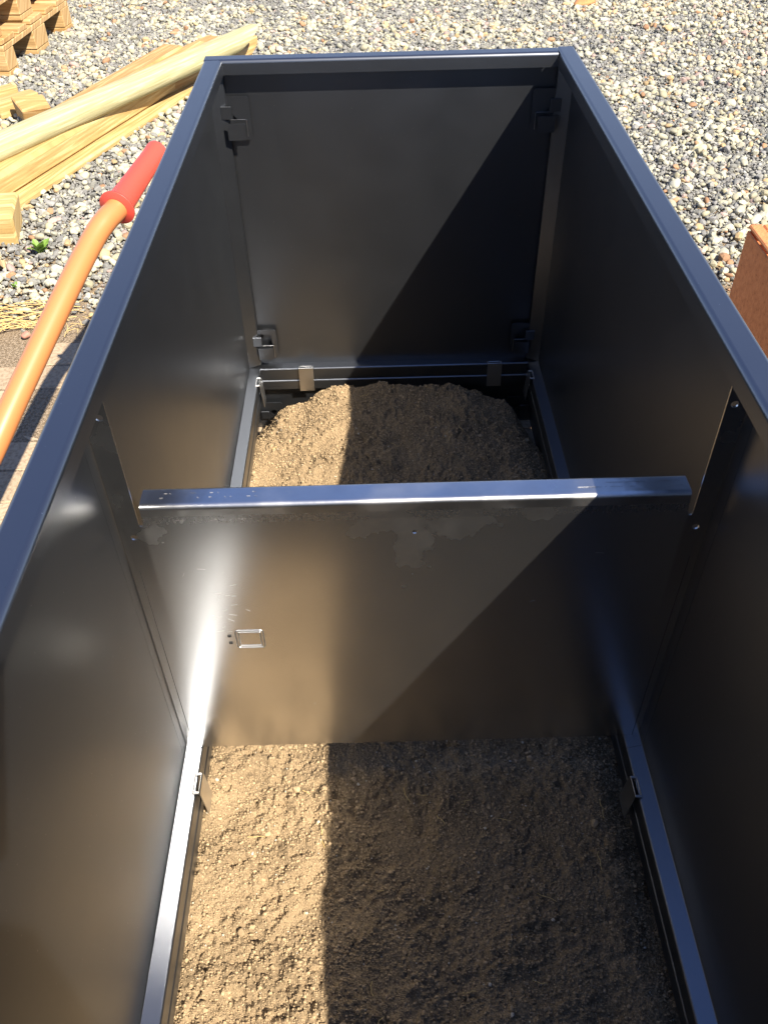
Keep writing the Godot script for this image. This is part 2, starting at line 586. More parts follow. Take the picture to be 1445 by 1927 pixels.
# ------------------------------------------------------------------ planter
func build_planter():
	var pl := thing("planter_box", Vector3(0, 0, PL * S * 0.5), "long black sheet steel raised bed with folded rim and bare metal divider, holding soil", "planter")
	var X := Vector3(S, 0, 0); var Y := Vector3(0, S, 0); var Z := Vector3(0, 0, S)
	var t := 0.0028
	var o0 := W(0, 0, 0)
	# rims: lip, top, outer skirt
	for s: float in [-1.0, 1.0]:
		var z0 := RW + 0.0012 if s < 0 else -0.0012
		var b := MB.new()
		var path := fillet([Vector2(s * (0.5 - RW), H - RL), Vector2(s * (0.5 - RW), H), Vector2(s * 0.5, H), Vector2(s * 0.5, H - 0.03)], 0.008)
		sweep(b, path, t, o0 + Z * z0, X, Y, Z * (PL - RW - 0.002 - z0))
		put("rim", b.mesh(), M.paint, pl)
	var far := MB.new()
	sweep(far, fillet([Vector2(RW, H - RL), Vector2(RW, H), Vector2(0, H), Vector2(0, H - 0.03)], 0.008), t, o0 - X * 0.5, Z, Y, X * (1.0 - RW - 0.0035))
	put("rim", far.mesh(), M.paint, pl)
	var near := MB.new()
	sweep(near, fillet([Vector2(PL - RW, H - RL), Vector2(PL - RW, H), Vector2(PL, H), Vector2(PL, H - 0.03)], 0.005), t, o0 - X * 0.5, Z, Y, X)
	put("rim", near.mesh(), M.paint, pl)
	# side panels, two to a side, with bottom flange and lip
	for s: float in [-1.0, 1.0]:
		for part in 2:
			var z0 := 0.0 if part == 0 else 1.5502
			var z1 := 1.5494 if part == 0 else PL
			var b := MB.new()
			sweep(b, fillet([Vector2(s * 0.5, H - 0.031), Vector2(s * 0.5, SL), Vector2(s * (0.5 - BW), 0), Vector2(s * (0.5 - BW), -BL)], 0.005), t, o0 + Z * z0, X, Y, Z * (z1 - z0))
			sweep(b, fillet([Vector2(s * 0.5, -0.006), Vector2(s * 0.5, -BL)], 0.004), t, o0 + Z * z0, X, Y, Z * (z1 - z0))
			var side := put("side_panel", b.mesh(), M.paint, pl)
			if part == 0: corner_tabs(side, s)
	# cover strips behind the joints of the side panels
	for s: float in [-1.0, 1.0]:
		var js := MB.new()
		cbox(js, Vector3(0.002, (H - 0.04) * S, 0.03), 0.0005, Transform3D(Basis(), W(s * 0.5042, (H - 0.04) * 0.5, 1.55)))
		put("joint_strip", js.mesh(), M.paint, pl)
	# end panels
	for e in 2:
		var ze := 0.0 if e == 0 else PL
		var d := 1.0 if e == 0 else -1.0
		var b := MB.new()
		sweep(b, fillet([Vector2(ze, H - 0.031), Vector2(ze, -BL)], 0.004), t, o0 - X * 0.4985, Z, Y, X * 0.997)
		var ep := put("end_panel", b.mesh(), M.paint, pl)
		var f := MB.new()
		sweep(f, fillet([Vector2(ze + d * 0.0016, 0.001), Vector2(ze + d * BW, 0), Vector2(ze + d * BW, -BL)], 0.005), t, o0 - X * (0.5 - BW - 0.001), Z, Y, X * (1.0 - 2.0 * BW - 0.002))
		put("bottom_flange", f.mesh(), M.paint, ep)
	# lower ring of the bed
	var yb := -BL - 0.0035
	var q := 0.0018
	for s: float in [-1.0, 1.0]:
		var b := MB.new()
		sweep(b, fillet([Vector2(s * 0.4975, yb), Vector2(s * (0.5 - BW - q), yb), Vector2(s * (0.5 - BW - q), yb - 0.036)], 0.006), t, o0 + Z * (BW), X, Y, Z * (PL - 2 * BW))
		sweep(b, fillet([Vector2(s * 0.5, -GY / S), Vector2(s * 0.5, yb)], 0.006), t, o0 + Z * 0.004, X, Y, Z * (PL - 0.008))
		put("base_panel", b.mesh(), M.paint, pl)
	for e in 2:
		var ze := 0.0 if e == 0 else PL
		var d := 1.0 if e == 0 else -1.0
		var b := MB.new()
		sweep(b, fillet([Vector2(ze, -GY / S), Vector2(ze, yb), Vector2(ze + d * (BW + q), yb), Vector2(ze + d * (BW + q), yb - 0.036)], 0.006), t, o0 - X * 0.4965, Z, Y, X * 0.993)
		var bp := put("base_panel", b.mesh(), M.paint, pl)
		if e == 0:
			for s: float in [-1.0, 1.0]:
				var tb := MB.new()
				plate(tb, rpoly([[s * 0.499, -0.26], [s * 0.499, -0.1], [s * 0.46, -0.1], [s * 0.46, -0.153], [s * 0.41, -0.153], [s * 0.404, -0.159], [s * 0.404, -0.235], [s * 0.46, -0.24], [s * 0.46, -0.26]]), [ring2(s * 0.437, -0.195, 0.011), ring2(s * 0.416, -0.193, 0.008)], 0.02, 0.003)
				put("corner_tab", tb.mesh(), M.paint, bp)
				hook(bp, s, -0.183, -0.216, -0.482, -0.453, 0.03)
	# joining clips
	for c in [[1.583, 1.636], [0.095, 0.142], [2.5, 2.55]]:
		clip(pl, Vector3(-0.5 + BW, 0, (c[0] + c[1]) * 0.5), Vector3(1, 0, 0))
	for c in [[1.620, 1.669], [0.092, 0.140], [2.5, 2.55]]:
		clip(pl, Vector3(0.5 - BW, 0, (c[0] + c[1]) * 0.5), Vector3(-1, 0, 0))
	for x in [-0.305, 0.348]:
		clip(pl, Vector3(x, 0, BW), Vector3(0, 0, 1))
	divider(pl)

func rpoly(a: Array) -> PackedVector2Array:
	var p := PackedVector2Array()
	for q in a: p.append(Vector2(q[0], q[1]))
	if Geometry2D.is_polygon_clockwise(p): p.reverse()
	return p

func hook(parent: Node, s: float, y0: float, y1: float, xa: float, xb: float, z: float):
	var b := MB.new()
	cbox(b, Vector3(absf(xa - xb) * S, absf(y0 - y1) * S, 0.0022), 0.0007, Transform3D(Basis(), W(-s * (xa + xb) * 0.5, (y0 + y1) * 0.5, z)))
	put("hook", b.mesh(), M.paint, parent)

func corner_tabs(parent: Node, s: float):
	# return flange folded back across the far corner, with two tabs lying on the end panel
	var sx := s
	var rf := MB.new()
	sweep(rf, fillet([Vector2(s * 0.499, 0.042), Vector2(s * 0.4603, 0.022), Vector2(s * 0.4603, 0.012)], 0.002), 0.0026, W(0, SL + 0.001, 0), Vector3(S, 0, 0), Vector3(0, 0, S), Vector3(0, S * (H - 0.036 - SL), 0))
	put("corner_flange", rf.mesh(), M.paint, parent)
	for yy in [[0.889, 0.771], [0.146, 0.035]]:
		var b := MB.new()
		var poly := []
		for p in [[0.4612, yy[0]], [0.404, yy[0]], [0.399, yy[0] - 0.003], [0.397, yy[0] - 0.009], [0.397, yy[1] + 0.005], [0.402, yy[1]], [0.4612, yy[1]]]: poly.append([sx * p[0], p[1]])
		var ho := []
		if yy[0] < 0.5: ho.append(rpoly([[sx * 0.449, 0.13], [sx * 0.413, 0.13], [sx * 0.413, 0.088], [sx * 0.449, 0.088]]))
		else: ho.append(rpoly([[sx * 0.4445, 0.834], [sx * 0.4445, 0.84], [sx * 0.432, 0.826], [sx * 0.4445, 0.826]]))
		plate(b, rpoly(poly), ho, 0.02, 0.0026)
		put("corner_tab", b.mesh(), M.paint, parent)
	for y in [0.866, 0.1245]:
		hook(parent, s, y, y - 0.035, -0.476, -0.446, 0.031)
		# tongue bent out of the tab: top on the sheet, foot standing off
		var tb := MB.new()
		var dz := 0.026 if y > 0.5 else 0.012
		var A := W(sx * 0.4603, y - 0.041, 0.0215 + dz); var B := W(sx * 0.411, y - 0.041, 0.0215 + dz)
		var C := W(sx * 0.414, y - 0.086, 0.0215 + dz); var D := W(sx * 0.4603, y - 0.086, 0.0215 + dz)
		var nn := (B - A).cross(D - A).normalized()
		if nn.z < 0: nn = -nn
		var th := nn * 0.0016
		tb.quad(A + th, B + th, C + th, D + th, nn)
		tb.quad(A, B, C, D, -nn)
		tb.quad(A, A + th, D + th, D, Vector3(-1, 0, 0) * -sx * -1.0)
		tb.quad(B, B + th, C + th, C, Vector3(-sx, 0, 0))
		tb.quad(D, D + th, C + th, C, Vector3(0, -1, 0))
		tb.quad(A, A + th, B + th, B, Vector3(0, 1, 0))
		put("tongue", tb.mesh(), M.paint, parent)
		# cut line of the slot
		var sl := MB.new()
		cbox(sl, Vector3(0.0012, 0.028, 0.0006), 0.0002, Transform3D(Basis(), W(sx * 0.4085, y - 0.063, 0.0205)))
		cbox(sl, Vector3(0.028, 0.0012, 0.0006), 0.0002, Transform3D(Basis(), W(sx * 0.434, y - 0.0395, 0.0205)))
		put("slot_edge", sl.mesh(), M.bright, parent)

func clip(parent: Node, at: Vector3, inward: Vector3):
	# bent strip over the flange edge: slotted bridge on top, leg flaring inwards
	var b := MB.new()
	var n := inward
	var u := Vector3.UP.cross(n)
	var org := W(at.x, at.y, at.z)
	var bs := Basis(u, Vector3.UP, n)
	var bar := func(c: Vector3, size: Vector3):
		cbox(b, size, 0.0005, Transform3D(bs, org + bs * c))
	for e in [-1.0, 1.0]:
		bar.call(Vector3(e * 0.0132, 0.0032, 0.0012), Vector3(0.0036, 0.002, 0.0085))
	bar.call(Vector3(0, 0.0032, -0.0025), Vector3(0.023, 0.002, 0.0014))
	bar.call(Vector3(0, 0.0032, 0.0047), Vector3(0.023, 0.002, 0.0014))
	bar.call(Vector3(0, 0.0012, -0.0037), Vector3(0.03, 0.0022, 0.0012))
	var A := Vector3(-0.015, 0.003, 0.0054); var B := Vector3(0.015, 0.003, 0.0054)
	var C := Vector3(0.015, -0.049, 0.0095); var D := Vector3(-0.015, -0.049, 0.0095)
	var th := Vector3(0, 0, 0.0012)
	var T := func(p: Vector3): return org + bs * p
	var fn := (bs * Vector3(0, 0.08, 1)).normalized()
	b.quad(T.call(A + th), T.call(B + th), T.call(C + th), T.call(D + th), fn)
	b.quad(T.call(A), T.call(B), T.call(C), T.call(D), -fn)
	b.quad(T.call(B), T.call(B + th), T.call(C + th), T.call(C), u)
	b.quad(T.call(A), T.call(A + th), T.call(D + th), T.call(D), -u)
	b.quad(T.call(D), T.call(D + th), T.call(C + th), T.call(C), Vector3.DOWN)
	put("joining_clip", b.mesh(), M.galv, parent)

func divider(pl: Node):
	var b := MB.new()
	var top := HP - 0.02
	var ey := H - 0.006
	var poly := rpoly([[-0.4975, 0.0045], [-0.4975, ey], [-0.4605, ey], [-0.4605, 0.684], [-0.459, 0.68], [-0.455, 0.68], [-0.4534, 0.684], [-0.4528, top], [0.4535, top], [0.4566, 0.678], [0.458, 0.674], [0.463, 0.674], [0.4647, 0.678], [0.4647, ey], [0.4975, ey], [0.4975, 0.0045]])
	var holes := [ring2(-0.4727, 0.9065, 0.0062), ring2(-0.4746, 0.6551, 0.0062), ring2(-0.001, 0.6515, 0.0045), ring2(0.4765, 0.9015, 0.0062), ring2(0.4761, 0.6466, 0.0062)]
	plate(b, poly, holes, ZP, 0.0034)
	var dv := put("divider_panel", b.mesh(), M.sheet, pl)
	dv.set_meta("label", "bare galvanised steel sheet standing across the middle of the bed")
	var f := MB.new()
	var X := Vector3(S, 0, 0); var Y := Vector3(0, S, 0); var Z := Vector3(0, 0, S)
	sweep(f, fillet([Vector2(ZP - 0.0017, top), Vector2(ZP - 0.0017, HP + 0.002), Vector2(ZP - 0.047, HP + 0.002), Vector2(ZP - 0.047, HP - 0.014)], 0.0075, 7), 0.0034, W(-0.4528, 0, 0), Z, Y, X * 0.9063)
	put("top_flange", f.mesh(), M.galv, dv)
	# pressed crease along each side
	for s: float in [-1.0, 1.0]:
		var c := MB.new()
		cbox(c, Vector3(0.0006, 0.34, 0.0008), 0.0002, Transform3D(Basis(Vector3(0, 0, 1), s * 0.0), W(s * 0.4825, 0.29, ZP)))
		put("crease", c.mesh(), M.dark, dv)
	# stamped label frame and two stamped dots
	var fr := MB.new()
	var x0 := -0.339; var x1 := -0.2866; var y0 := 0.3513; var y1 := 0.402
	var r := 0.006
	for k: float in [0.0, 0.0055]:
		var pts := []
		for cn in [[x1 - r, y1 - r, 0.0], [x0 + r, y1 - r, 90.0], [x0 + r, y0 + r, 180.0], [x1 - r, y0 + r, 270.0]]:
			for s in 5:
				var a := deg_to_rad(cn[2] + 22.5 * s)
				pts.append(W(cn[0] + (r - k) * cos(a), cn[1] + (r - k) * sin(a), ZP + 0.0002))
		pts.append(pts[0])
		var rad := []
		for p in pts: rad.append(0.0009)
		tube(fr, pts, rad, 8, false)
	put("stamped_frame", fr.mesh(), M.galv, dv)
	for y in [0.387, 0.3665]:
		var dt := MB.new()
		cbox(dt, Vector3(0.0042, 0.0036, 0.0012), 0.0004, Transform3D(Basis(), W(-0.351, y, ZP + 0.0006)))
		put("stamped_dot", dt.mesh(), M.dark, dv)
	rng.seed = 12
	# fine scratches
	var sc := MB.new()
	for i in 26:
		var cx := rng.randfn(-0.345, 0.025); var cy := rng.randfn(0.52, 0.055)
		if i > 17:
			cx = rng.randf_range(-0.45, 0.42); cy = rng.randf_range(0.08, 0.68)
		var l := rng.randf_range(0.001, 0.009)
		cbox(sc, Vector3(l, 0.00016, 0.0001), 0.0001, Transform3D(Basis(Vector3(0, 0, 1), rng.randfn(0.25, 0.4)), W(cx, cy, ZP + 0.0004)))
	for i in 16:
		cbox(sc, Vector3(rng.randf_range(0.0006, 0.002), 0.0004, 0.0002), 0.0001, Transform3D(Basis(), W(rng.randf_range(-0.4, -0.28), 0.692 + rng.randf_range(-0.0015, 0.0015), ZP + 0.0004)))
	tag(put("scratches", sc.mesh(), M.scratch, dv), "", "", "", "stuff")
	var ts := MB.new()
	for i in 30:
		var left := i < 16
		var cx := rng.randf_range(-0.42, -0.26) if left else rng.randf_range(0.28, 0.44)
		cbox(ts, Vector3(rng.randf_range(0.001, 0.004 if left else 0.02), 0.00015, 0.0003), 0.0001, Transform3D(Basis(), W(cx, HP + 0.0045, ZP - (0.02 if i % 2 else 0.031))))
	tag(put("rub_marks", ts.mesh(), M.dark if false else M.scratch, dv), "", "", "", "stuff")

# ------------------------------------------------------------------ soil
func soil_base(x: float, z: float) -> float:
	# x, z in planter widths; height in planter widths
	var y := -0.105
	var mound := exp(-pow((x + 0.005) / 0.29, 6.0)) * exp(-pow((z - 0.2) / 0.26, 2.0))
	y += 0.062 * mound
	var back := smoothstep(0.10, 0.0, z)
	y -= back * 0.10
	var edge := smoothstep(0.36, 0.5, absf(x))
	y -= edge * 0.13 * smoothstep(0.42, 0.05, z)
	y -= smoothstep(0.40, 0.5, x) * 0.06
	y -= smoothstep(0.45, 0.5, -x) * 0.012
	return y

func build_soil():
	var n1 := noise(FastNoiseLite.TYPE_SIMPLEX, 5.0, 3, 101)
	var n2 := noise(FastNoiseLite.TYPE_SIMPLEX, 38.0, 3, 102)
	var n3 := noise(FastNoiseLite.TYPE_CELLULAR, 55.0, 1, 103)
	n3.cellular_return_type = FastNoiseLite.RETURN_DISTANCE
	var n4 := noise(FastNoiseLite.TYPE_SIMPLEX, 190.0, 3, 104)
	var n5 := noise(FastNoiseLite.TYPE_CELLULAR, 130.0, 1, 105)
	n5.cellular_return_type = FastNoiseLite.RETURN_DISTANCE
	var n6 := noise(FastNoiseLite.TYPE_SIMPLEX, 7.0, 3, 106)
	var soil := Node3D.new()
	soil.name = "soil"
	add_child(soil)
	tag(soil, "light brown crumbly dry soil lying inside the black steel bed", "soil", "", "stuff")
	var st := 0.0021
	var x0 := -0.297; var z0 := 0.003
	var nx := int(0.594 / st); var nz := int(1.42 / st)
	var v := PackedVector3Array(); var c := PackedColorArray(); var ix := PackedInt32Array()
	var hs := PackedFloat32Array()
	for j in nz + 1:
		for i in nx + 1:
			var x := x0 + i * st; var z := z0 + j * st
			var a := n1.get_noise_2d(x, z)
			var rough := smoothstep(-0.25, 0.15, n1.get_noise_2d(x * 1.7 + 9.0, z * 1.7))
			var y := GY + S * soil_base(x / S, z / S) + 0.012 * a
			y += (0.0012 + 0.003 * rough) * n2.get_noise_2d(x, z)
			var c1 := clampf(n3.get_noise_2d(x + 0.004 * n4.get_noise_2d(x * 0.5, z * 0.5), z) + 1.0, 0.0, 1.0)
			var c2 := clampf(n5.get_noise_2d(x, z) + 1.0, 0.0, 1.0)
			y += (0.0012 + 0.0035 * rough) * (1.0 - c1 * c1 * 1.6)
			y += (0.0018 + 0.002 * rough) * (1.0 - c2 * c2 * 1.6)
			y += 0.0026 * n4.get_noise_2d(x, z)
			var ck := absf(n6.get_noise_2d(x, z))
			y -= 0.008 * (1.0 - smoothstep(0.0, 0.035, ck)) * smoothstep(0.05, 0.3, n1.get_noise_2d(x * 1.3 - 3.0, z * 1.3))
			v.append(Vector3(x, y, z)); hs.append(y)
			var k := 0.9 + 0.2 * n1.get_noise_2d(x * 2.0, z * 2.0 + 4.0) + 0.12 * n4.get_noise_2d(x * 0.7, z * 0.7)
			c.append(Color(0.375 * k, 0.27 * k, 0.156 * k))
	for j in nz:
		for i in nx:
			var a := j * (nx + 1) + i
			ix.append(a); ix.append(a + 1); ix.append(a + nx + 2)
			ix.append(a); ix.append(a + nx + 2); ix.append(a + nx + 1)
	var nr := PackedVector3Array()
	for j in nz + 1:
		for i in nx + 1:
			var a := j * (nx + 1) + i
			var dx := hs[a + (1 if i < nx else 0)] - hs[a - (1 if i > 0 else 0)]
			var dz := hs[a + (nx + 1 if j < nz else 0)] - hs[a - (nx + 1 if j > 0 else 0)]
			nr.append(Vector3(-dx, 2.0 * st, -dz).normalized())
	var arr := []
	arr.resize(Mesh.ARRAY_MAX)
	arr[Mesh.ARRAY_VERTEX] = v; arr[Mesh.ARRAY_NORMAL] = nr; arr[Mesh.ARRAY_COLOR] = c; arr[Mesh.ARRAY_INDEX] = ix
	var m := ArrayMesh.new()
	m.add_surface_from_arrays(Mesh.PRIMITIVE_TRIANGLES, arr)
	tag(put("soil_bed", m, M.soil, soil), "", "", "", "stuff")
	# the part of the bed below the camera's feet
	var fb := MB.new()
	fb.col = Color(0.3, 0.2, 0.1)
	fb.quad(Vector3(-0.297, 0.094, 1.42), Vector3(0.297, 0.094, 1.42), Vector3(0.297, 0.094, 1.855), Vector3(-0.297, 0.094, 1.855), Vector3.UP)
	tag(put("soil_front", fb.mesh(), M.soil, soil), "", "", "", "stuff")
	# crumbs and small clods
	rng.seed = 401
	for kind in 3:
		var mm := MultiMesh.new()
		mm.transform_format = MultiMesh.TRANSFORM_3D
		mm.use_colors = true
		mm.mesh = stone_mesh(500 + kind, kind != 1, 1 if kind == 2 else 0)
		var count: int = [60000, 40000, 110][kind]
		mm.instance_count = count
		for i in count:
			var gx := rng.randi_range(2, nx - 2); var gz := rng.randi_range(2, nz - 2)
			var p := v[gz * (nx + 1) + gx]
			var d := rng.randf_range(0.0012, 0.0032) if rng.randf() < 0.9 else rng.randf_range(0.003, 0.006)
			if kind == 2: d = rng.randf_range(0.005, 0.010) if rng.randf() < 0.92 else rng.randf_range(0.010, 0.014)
			var bs := Basis.from_euler(Vector3(rng.randf() * TAU, rng.randf() * TAU, rng.randf() * TAU)).scaled(Vector3(d, d * rng.randf_range(0.6, 0.95), d * rng.randf_range(0.7, 1.1)) * 0.5)
			mm.set_instance_transform(i, Transform3D(bs, p + Vector3(0, d * 0.16, 0)))
			var k := rng.randf_range(0.72, 1.18)
			var cc := Color(0.375 * k, 0.27 * k, 0.156 * k)
			if rng.randf() < 0.012: cc = Color(0.5, 0.44, 0.34)
			mm.set_instance_color(i, cc)
		var o := MultiMeshInstance3D.new()
		o.name = numbered("crumbs", soil)
		o.multimesh = mm
		o.material_override = M.crumb
		soil.add_child(o, true)
		tag(o, "", "", "", "stuff")
	# root fibres
	var rb := MB.new()
	for i in 46:
		var gx := rng.randi_range(20, nx - 20); var gz := rng.randi_range(30, nz - 5)
		var p := v[gz * (nx + 1) + gx] + Vector3(0, 0.003, 0)
		var a := rng.randf() * TAU
		var l := rng.randf_range(0.008, 0.028)
		var q := []
		var rr := []
		for s in 5:
			q.append(p + Vector3(cos(a), 0, sin(a)) * l * s / 4.0 + Vector3(rng.randf_range(-1, 1), rng.randf_range(-0.2, 0.9), rng.randf_range(-1, 1)) * 0.0018)
			rr.append(0.0004)
		tube(rb, q, rr, 5, false)
	tag(put("root_fibres", rb.mesh(), M.straw, soil), "", "", "", "stuff")

# ------------------------------------------------------------------ gravel
func ico(level: int) -> Array:
	var t := (1.0 + sqrt(5.0)) / 2.0
	var v := [Vector3(-1, t, 0), Vector3(1, t, 0), Vector3(-1, -t, 0), Vector3(1, -t, 0), Vector3(0, -1, t), Vector3(0, 1, t), Vector3(0, -1, -t), Vector3(0, 1, -t), Vector3(t, 0, -1), Vector3(t, 0, 1), Vector3(-t, 0, -1), Vector3(-t, 0, 1)]
	var f := [[0, 11, 5], [0, 5, 1], [0, 1, 7], [0, 7, 10], [0, 10, 11], [1, 5, 9], [5, 11, 4], [11, 10, 2], [10, 7, 6], [7, 1, 8], [3, 9, 4], [3, 4, 2], [3, 2, 6], [3, 6, 8], [3, 8, 9], [4, 9, 5], [2, 4, 11], [6, 2, 10], [8, 6, 7], [9, 8, 1]]
	for i in v.size(): v[i] = v[i].normalized()
	for l in level:
		var nf := []
		var mid := {}
		for q in f:
			var e := []
			for k in 3:
				var a: int = q[k]; var b: int = q[(k + 1) % 3]
				var key := Vector2i(mini(a, b), maxi(a, b))
				if not mid.has(key):
					mid[key] = v.size()
					v.append(((v[a] + v[b]) * 0.5).normalized())
				e.append(mid[key])
			nf += [[q[0], e[0], e[2]], [q[1], e[1], e[0]], [q[2], e[2], e[1]], e]
		f = nf
	return [v, f]

func stone_mesh(seed_: int, angular: bool, level: int) -> ArrayMesh:
	var r := RandomNumberGenerator.new()
	r.seed = seed_
	var g := ico(level)
	var pl := []
	for i in (9 if angular else 11):
		var d := Vector3(r.randfn(), r.randfn(), r.randfn()).normalized()
		pl.append([d, r.randf_range(0.55, 0.85) if angular else r.randf_range(0.68, 0.9)])
	var v: Array = g[0]
	for i in v.size():
		var p: Vector3 = v[i]
		var k := 1.05
		for q in pl:
			var c: float = p.dot(q[0])
			if c > 0.05: k = minf(k, q[1] / c)
		v[i] = p * k
	var b := MB.new()
	if angular:
		for f in g[1]:
			var nn: Vector3 = (v[f[1]] - v[f[0]]).cross(v[f[2]] - v[f[0]]).normalized()
			if nn.dot(v[f[0]] + v[f[1]] + v[f[2]]) < 0: nn = -nn
			b.tri(v[f[0]], v[f[1]], v[f[2]], nn)
	else:
		var ns := []
		for i in v.size(): ns.append(Vector3.ZERO)
		for f in g[1]:
			var nn: Vector3 = (v[f[1]] - v[f[0]]).cross(v[f[2]] - v[f[0]])
			if nn.dot(v[f[0]]) < 0: nn = -nn
			for k in 3: ns[f[k]] += nn
		for i in v.size(): b.vert(v[i], ns[i].normalized())
		for f in g[1]: b.face(f[0], f[1], f[2])
	return b.mesh()

func build_gravel():
	rng.seed = 900
	var edge := noise(FastNoiseLite.TYPE_SIMPLEX, 2.6, 3, 210)
	var patch := noise(FastNoiseLite.TYPE_SIMPLEX, 1.3, 3, 211)
	var root := Node3D.new()
	root.name = "gravel"
	add_child(root)
	tag(root, "mixed grey and cream gravel spread over the yard behind the bed", "gravel", "", "stuff")
	var lists := [[], [], [], [], [], []]
	var z := -6.0
	while z < -0.42:
		var farf := smoothstep(-3.2, -5.0, z)
		var cell := lerpf(0.013, 0.019, farf)
		var half := 3.3
		var x := -half
		while x < half:
			x += cell
			var px := x + rng.randf_range(-0.6, 0.6) * cell
			var pz := z + rng.randf_range(-0.6, 0.6) * cell
			var lim := -0.56 + 0.11 * edge.get_noise_2d(px * 1.6, pz * 1.6) + (0.10 if px > 0.3 else 0.0)
			if pz > lim:
				if rng.randf() > 0.09 or pz > -0.38: continue
			elif pz > lim - 0.22 and rng.randf() < 0.45 * smoothstep(lim - 0.22, lim, pz): continue
			var white := rng.randf() < 0.36 + 0.34 * patch.get_noise_2d(px * 1.4, pz * 1.4)
			var d: float
			var q := rng.randf()
			if white: d = lerpf(0.014, 0.029, q * q) if rng.randf() < 0.86 else rng.randf_range(0.026, 0.042)
			else: d = lerpf(0.011, 0.022, q) if rng.randf() < 0.95 else rng.randf_range(0.022, 0.034)
			if rng.randf() < 0.22: d = rng.randf_range(0.006, 0.011)
			var c: Color
			if white:
				var k := rng.randf_range(0.36, 0.56)
				var w := rng.randf()
				c = Color(k, k * lerpf(0.9, 0.96, w), k * lerpf(0.58, 0.76, w))
				var u := rng.randf()
				if u < 0.035: c = Color(0.42, 0.24, 0.13) * rng.randf_range(0.7, 1.2)
				elif u < 0.11: c = Color(0.5, 0.36, 0.19) * rng.randf_range(0.8, 1.15)
				elif u < 0.15: c = Color(0.45, 0.33, 0.28) * rng.randf_range(0.8, 1.2)
			else:
				var k := rng.randf_range(0.17, 0.3)
				if rng.randf() < 0.15: k *= 1.4
				c = Color(k, k * 0.975, k * rng.randf_range(0.82, 0.93))
			var kind := (3 + rng.randi() % 3) if white and rng.randf() < 0.4 else rng.randi() % 3
			var y := rng.randf_range(-0.006, 0.006) + (0.006 if d > 0.026 else 0.0)
			if pz > lim: y = -0.004
			var bs := Basis.from_euler(Vector3(rng.randf_range(-0.5, 0.5), rng.randf() * TAU, rng.randf_range(-0.5, 0.5))) * Basis.from_scale(Vector3(d * rng.randf_range(0.9, 1.3), d * rng.randf_range(0.5, 0.85), d * rng.randf_range(0.65, 1.0)) * (0.5 if d > 0.012 else 0.5))
			lists[kind].append([Transform3D(bs, Vector3(px, y, pz)), c])
		z += cell
	# fines filling the gaps
	for i in 150000:
		var px := rng.randf_range(-2.7, 2.7)
		var pz := -0.52 - 4.0 * pow(rng.randf(), 0.8)
		var k := rng.randf_range(0.22, 0.4)
		var d := rng.randf_range(0.0045, 0.009)
		var bs := Basis.from_euler(Vector3(rng.randf() * 6.0, rng.randf() * 6.0, 0)) * Basis.from_scale(Vector3(d, d * 0.7, d * 0.8) * 0.56)
		lists[rng.randi() % 3].append([Transform3D(bs, Vector3(px, rng.randf_range(-0.004, 0.004), pz)), Color(k, k * 0.96, k * 0.86)])
	for k in 6:
		var mm := MultiMesh.new()
		mm.transform_format = MultiMesh.TRANSFORM_3D
		mm.use_colors = true
		mm.mesh = stone_mesh(300 + k, k < 3, 1)
		mm.instance_count = lists[k].size()
		for i in lists[k].size():
			mm.set_instance_transform(i, lists[k][i][0])
			mm.set_instance_color(i, lists[k][i][1])
		var o := MultiMeshInstance3D.new()
		o.name = numbered("stones", root)
		o.multimesh = mm
		o.material_override = M.stone
		root.add_child(o, true)
		tag(o, "", "", "", "stuff")
	# stones that stand out
	single_stone("flat_stone", Vector3(1.10, 0.012, -3.56), Vector3(0.085, 0.022, 0.05), Color(0.52, 0.22, 0.08), 41, "large flat orange stone lying on the gravel behind the far end of the bed")
	single_stone("reddish_stone", Vector3(-0.93, 0.004, -0.40), Vector3(0.013, 0.009, 0.011), Color(0.42, 0.2, 0.14), 42, "small rounded reddish stone beside the dry grass at the paving edge")

func single_stone(called: String, at: Vector3, size: Vector3, c: Color, sd: int, label: String):
	var b := stone_mesh(sd, false, 2)
	var m: StandardMaterial3D = mat(Color.WHITE, 0.85)
	m.albedo_texture = ntex(noise(FastNoiseLite.TYPE_SIMPLEX, 0.03, 4, sd), 256, [[0.0, (c * 0.7).linear_to_srgb()], [1.0, (c * 1.15).linear_to_srgb()]])
	tri_map(m, 8.0)
	var o := put(called, b, m)
	o.transform = Transform3D(Basis(Vector3.UP, 0.5) * Basis.from_scale(size), at)
	tag(o, label, "stone")

